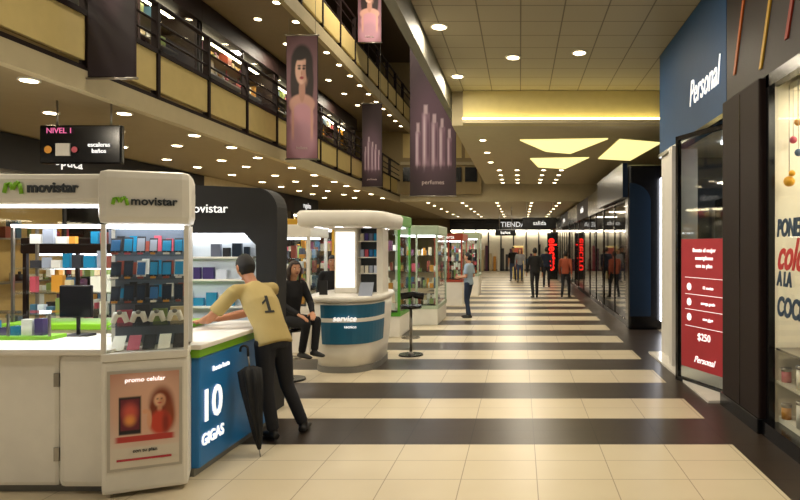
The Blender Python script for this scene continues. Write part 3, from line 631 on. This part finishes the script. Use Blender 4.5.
J=dict(pel=(-2.33,5.85,.97),waist=(-2.385,5.89,1.10),chest=(-2.49,5.965,1.28),neck=(-2.61,6.05,1.46),head=(-2.70,6.10,1.63),up=(-.25,.18,1),face=(-.78,.62,-.12),
 shR=(-2.47,6.21,1.41),shL=(-2.70,5.86,1.41),elR=(-2.78,6.30,1.16),elL=(-2.90,5.79,1.16),wrR=(-3.0,6.12,1.115),wrL=(-3.07,5.97,1.115),
 hipR=(-2.28,5.92,.93),hipL=(-2.38,5.78,.93),knR=(-2.27,6.03,.5),knL=(-2.37,5.80,.5),anR=(-2.14,6.12,.09),anL=(-2.34,5.88,.09),ftR=(-.1,.9,0),ftL=(-.6,.6,0),
 hdR=(-.9,-.3,-.1),hdL=(-.9,.3,-.1),pnR=(0,0,-1),pnL=(0,0,-1),thR=(0,-1,0),thL=(0,1,0))
def num(o,bvh):
    # print a number 1 on the back of the shirt: strips projected onto the cloth surface
    pb=mat('print_black','#15130f',.7); nb=V((.72,-.68,.2)).normalized(); uu=V((.68,.72,0)).normalized(); uv=nb.cross(uu).normalized()
    if uv.z<0: uv=-uv
    c0=V((-2.485,5.955,1.27))
    def strip(x0,x1,y0,y1,sk_=0):
        nx=max(2,int((x1-x0)/.008)); ny=max(2,int((y1-y0)/.008)); G=[]
        for j in range(ny+1):
            row=[]
            for i in range(nx+1):
                xx=x0+(x1-x0)*i/nx; yy=y0+(y1-y0)*j/ny+sk_*xx
                hit=bvh.ray_cast(c0+uu*xx+uv*yy+nb*.5,-nb)
                row.append(o.v(hit[0]+nb*.006) if hit[0] is not None else None)
            G.append(row)
        for j in range(ny):
            for i in range(nx):
                q=[G[j][i],G[j][i+1],G[j+1][i+1],G[j+1][i]]
                if all(q): o.face(q,pb,True)
    strip(-.014,.016,-.075,.08); strip(-.045,.045,-.09,-.07); strip(-.05,-.012,.035,.06,.9)
person('leaning_man',J,1.05,khaki,jean,sk,hd_,shb,vox=.012,extra=num)
fv=V((.85,-.53,0)); r=V((-.53,-.85,0)); pel=V((-3.15,8.5,.83))
J=dict(pel=pel,waist=pel+V((0,0,.13)),chest=pel+V((.02,-.01,.33)),neck=pel+V((.04,-.02,.53)),head=pel+V((.075,-.045,.69)),face=(.75,-.75,-.05),
 shR=V((-3.115,8.48,1.31))+r*.165,shL=V((-3.115,8.48,1.31))-r*.165,elR=(-3.15,8.22,1.05),elL=(-2.92,8.64,1.05),wrR=(-2.93,8.19,.93),wrL=(-2.82,8.42,.93),
 hipR=pel+r*.085-V((0,0,.01)),hipL=pel-r*.085-V((0,0,.01)),knR=pel+r*.07+fv*.42+V((0,0,-.03)),knL=pel-r*.1+fv*.42+V((0,0,-.0)),anR=pel+r*.05+fv*.3+V((0,0,-.42)),anL=pel-r*.06+fv*.42+V((0,0,-.4)),
 ftR=fv*1,ftL=fv*1,pnR=(0,0,-1),pnL=(0,0,-1),thR=(.3,1,0),thL=(.3,-1,0))
person('seated_woman',J,.95,shbk,shbk,sk2,hb,shb,vox=.014,long_sleeve=True,longhair=True)
person('shop_attendant',stand(-3.28,10.85,math.radians(200),.95),.95,shbk,jean,sk2,hd_,shb,vox=.016,long_sleeve=True)
person('browsing_man',stand(-1.3,15.7,math.radians(75),.94,.12,1),.94,lb,bjean,sk2,hd_,shb,vox=.016)
person('walking_man',stand(.52,21.6,math.radians(10),1.0,.35),1.0,shbk,jean,sk,hd_,shb,vox=.018,long_sleeve=True)
orange=mat('jacket_orange','#8e3f26',.8)
person('walking_woman',stand(1.6,21.8,math.radians(-15),.93,.4),.93,orange,jean,sk,hd_,shb,vox=.018,long_sleeve=True)
person('walking_woman',stand(0,31,math.radians(180),.95,.3),.95,mat('cloth_grey','#77777a',.85),bjean,sk2,hb,shb,vox=.02,long_sleeve=True,longhair=True)
person('walking_man',stand(-.35,32,math.radians(175),1.0,.3),1.0,shbk,bjean,sk2,hd_,shb,vox=.02)
person('walking_man',stand(1.15,27,math.radians(-5),1.0,.3),1.0,mat('cloth_navy','#1c2438',.85),jean,sk2,hd_,shb,vox=.02,long_sleeve=True)
# umbrella
b=MB('folded_umbrella'); p0=V((-2.27,5.42,.0)); p1=V((-2.42,5.52,.86)); ax=(p1-p0)
uf=mat('umbrella_cloth','#0c0c0f',.75); RR=[]
d=ax.normalized(); A=V((1,0,0)); A=(A-d*A.dot(d)).normalized(); B=d.cross(A)
for t,r in ((.07,.012),(.2,.035),(.45,.06),(.7,.085),(.86,.09),(.9,.03)):
    RR.append([p0+ax*t+A*math.cos(k*math.pi/16)*r*(1+.22*math.cos(k*math.pi/16*8))+B*math.sin(k*math.pi/16)*r*(1+.22*math.cos(k*math.pi/16*8)) for k in range(32)])
b.rings(RR,uf); b.cyl(p0,p0+ax*.08,.005,steel); b.cyl(p0+ax*.88,p1,.008,steel)
hk=[p1+V((0,0,.0)),p1+V((-.003,0,.06))]+[p1+V((-.035+.035*math.cos(t),0,.06+.035*math.sin(t))) for t in (.6,1.2,1.8,2.4,3.0)]+[p1+V((-.07,0,.04))]
b.loft(hk,[(.011,.011)]*len(hk),(0,1,0),blk,8); b.done()
# ---------------------------------------------------------------- camera
cam=bpy.data.cameras.new('camera'); cam.sensor_width=36; cam.lens=27.9; cam.shift_x=-.15; cam.shift_y=-.00625; cam.clip_end=200
co=bpy.data.objects.new('camera',cam); co.location=(0,0,1.85); co.rotation_euler=(math.pi/2,0,0); S.collection.objects.link(co); S.camera=co
